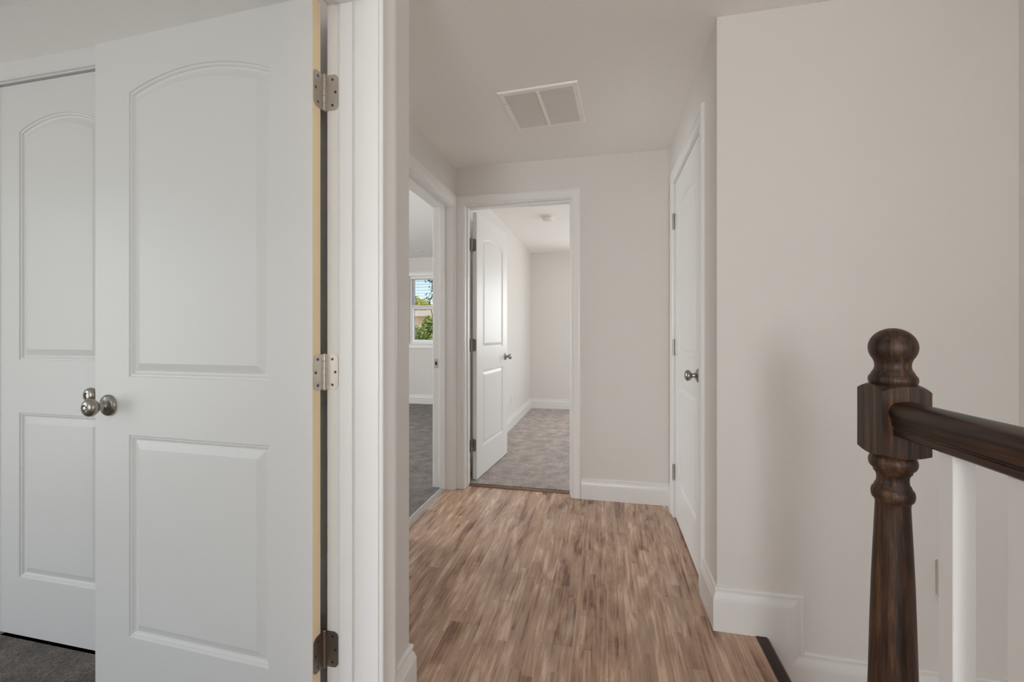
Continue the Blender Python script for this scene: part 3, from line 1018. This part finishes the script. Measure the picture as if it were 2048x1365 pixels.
def foliage(bm, centre, rad, n, size):
    for _ in range(n):
        d = Vector((random.gauss(0, 1), random.gauss(0, 1), random.gauss(0, 1))).normalized()
        r = random.random() ** 0.4
        p = Vector(centre) + Vector((d.x * rad[0], d.y * rad[1], d.z * rad[2])) * r
        a = Vector((random.gauss(0, 1), random.gauss(0, 1), random.gauss(0, 1))).normalized()
        b = a.orthogonal().normalized()
        c = a.cross(b)
        s = size * random.uniform(0.6, 1.3)
        k = 0.15 * s
        vs = [bm.verts.new(p + q) for q in (-b * s, c * s * 0.5 + a * k, b * s, -c * s * 0.5 + a * k)]
        bm.faces.new(vs)


def plant(name, loc, blobs, n, size, leaf, label, cat, trunk_top, tr=0.08):
    t = empty(name, loc)
    tag(t, label, cat)
    bm = bm_new()
    for c, r in blobs:
        foliage(bm, c, r, n, size)
    me = obj('foliage', bm, M[leaf], t)
    bm = bm_new()
    lathe(bm, [(0, -0.1), (tr * 1.3, -0.1), (tr, trunk_top * 0.3), (tr * 0.7, trunk_top * 0.7), (tr * 0.2, trunk_top), (0, trunk_top)], 10)
    for c, r in blobs:
        # one branch from the stem to each clump
        a, b = Vector((0, 0, trunk_top * 0.45)), Vector(c)
        q = (b - a).to_track_quat('Z', 'Y').to_matrix().to_4x4()
        lathe(bm, [(tr * 0.45, 0), (tr * 0.15, (b - a).length)], 7, Matrix.Translation(a) @ q)
    obj('trunk', bm, M['bark'], t)
    return t


# positions: rays through the window, at their own distances
plant('leafy_bush', (-4.78, 10.4, -3.0), [((-0.05, 0, 4.0), (0.30, 0.35, 0.42)), ((0.10, 0, 3.6), (0.50, 0.5, 0.55)), ((-0.35, 0, 3.7), (0.4, 0.4, 0.45)), ((0.0, 0.1, 2.6), (0.7, 0.6, 0.9))], 2300, 0.036, 'leaf',
      'light green bush filling the lower sash at its left', 'bush', 3.6)
plant('leafy_bush', (-5.36, 12.4, -3.0), [((0.05, 0, 4.35), (0.26, 0.3, 0.42)), ((-0.1, 0, 3.8), (0.45, 0.4, 0.6)), ((0.35, 0, 4.0), (0.35, 0.3, 0.6)), ((0.0, 0.1, 2.8), (0.7, 0.5, 0.9))], 2300, 0.040, 'leaf',
      'taller green bush at the right of the lower sash', 'bush', 3.8)
plant('yellow_tree', (-18.9, 41.0, -3.0), [((-0.6, 0, 7.3), (1.0, 1.0, 0.9)), ((0.6, 0, 6.9), (0.9, 0.9, 0.8)), ((1.7, 0, 6.5), (0.9, 0.8, 0.7)), ((-1.8, 0, 6.9), (0.9, 0.8, 0.9))], 1500, 0.14, 'leaf_yellow',
      'yellow green tree top showing in the upper sash', 'tree', 6.9, 0.2)
plant('dark_leaved_tree', (-3.5, 9.3, -3.0), [((-0.50, 0, 5.02), (0.17, 0.2, 0.12)), ((-0.40, 0, 5.22), (0.10, 0.2, 0.14)), ((-0.43, 0, 5.42), (0.16, 0.2, 0.05)), ((0.05, 0, 5.2), (0.28, 0.3, 0.5))], 34, 0.035, 'leaf_dark',
      'dark leaved branches at the right of the upper sash', 'tree', 5.3, 0.05)
hs = empty('neighbouring_house', (-13.0, 27.0, -3.0))
tag(hs, 'tan house beyond the bushes outside the window', 'house')
bm = bm_new(); box(bm, (-6, 0, 0), (6, 7, 5.4)); obj('siding', bm, M['siding'], hs)
bm = bm_new(); extrude_poly(bm, [(-0.5, 5.35), (3.5, 5.85), (7.5, 5.35), (7.5, 5.48), (3.5, 5.98), (-0.5, 5.48)], 0, -6.4, 6.4); obj('roof', bm, mat('roof_shingle', (196, 182, 166), 0.9), hs)
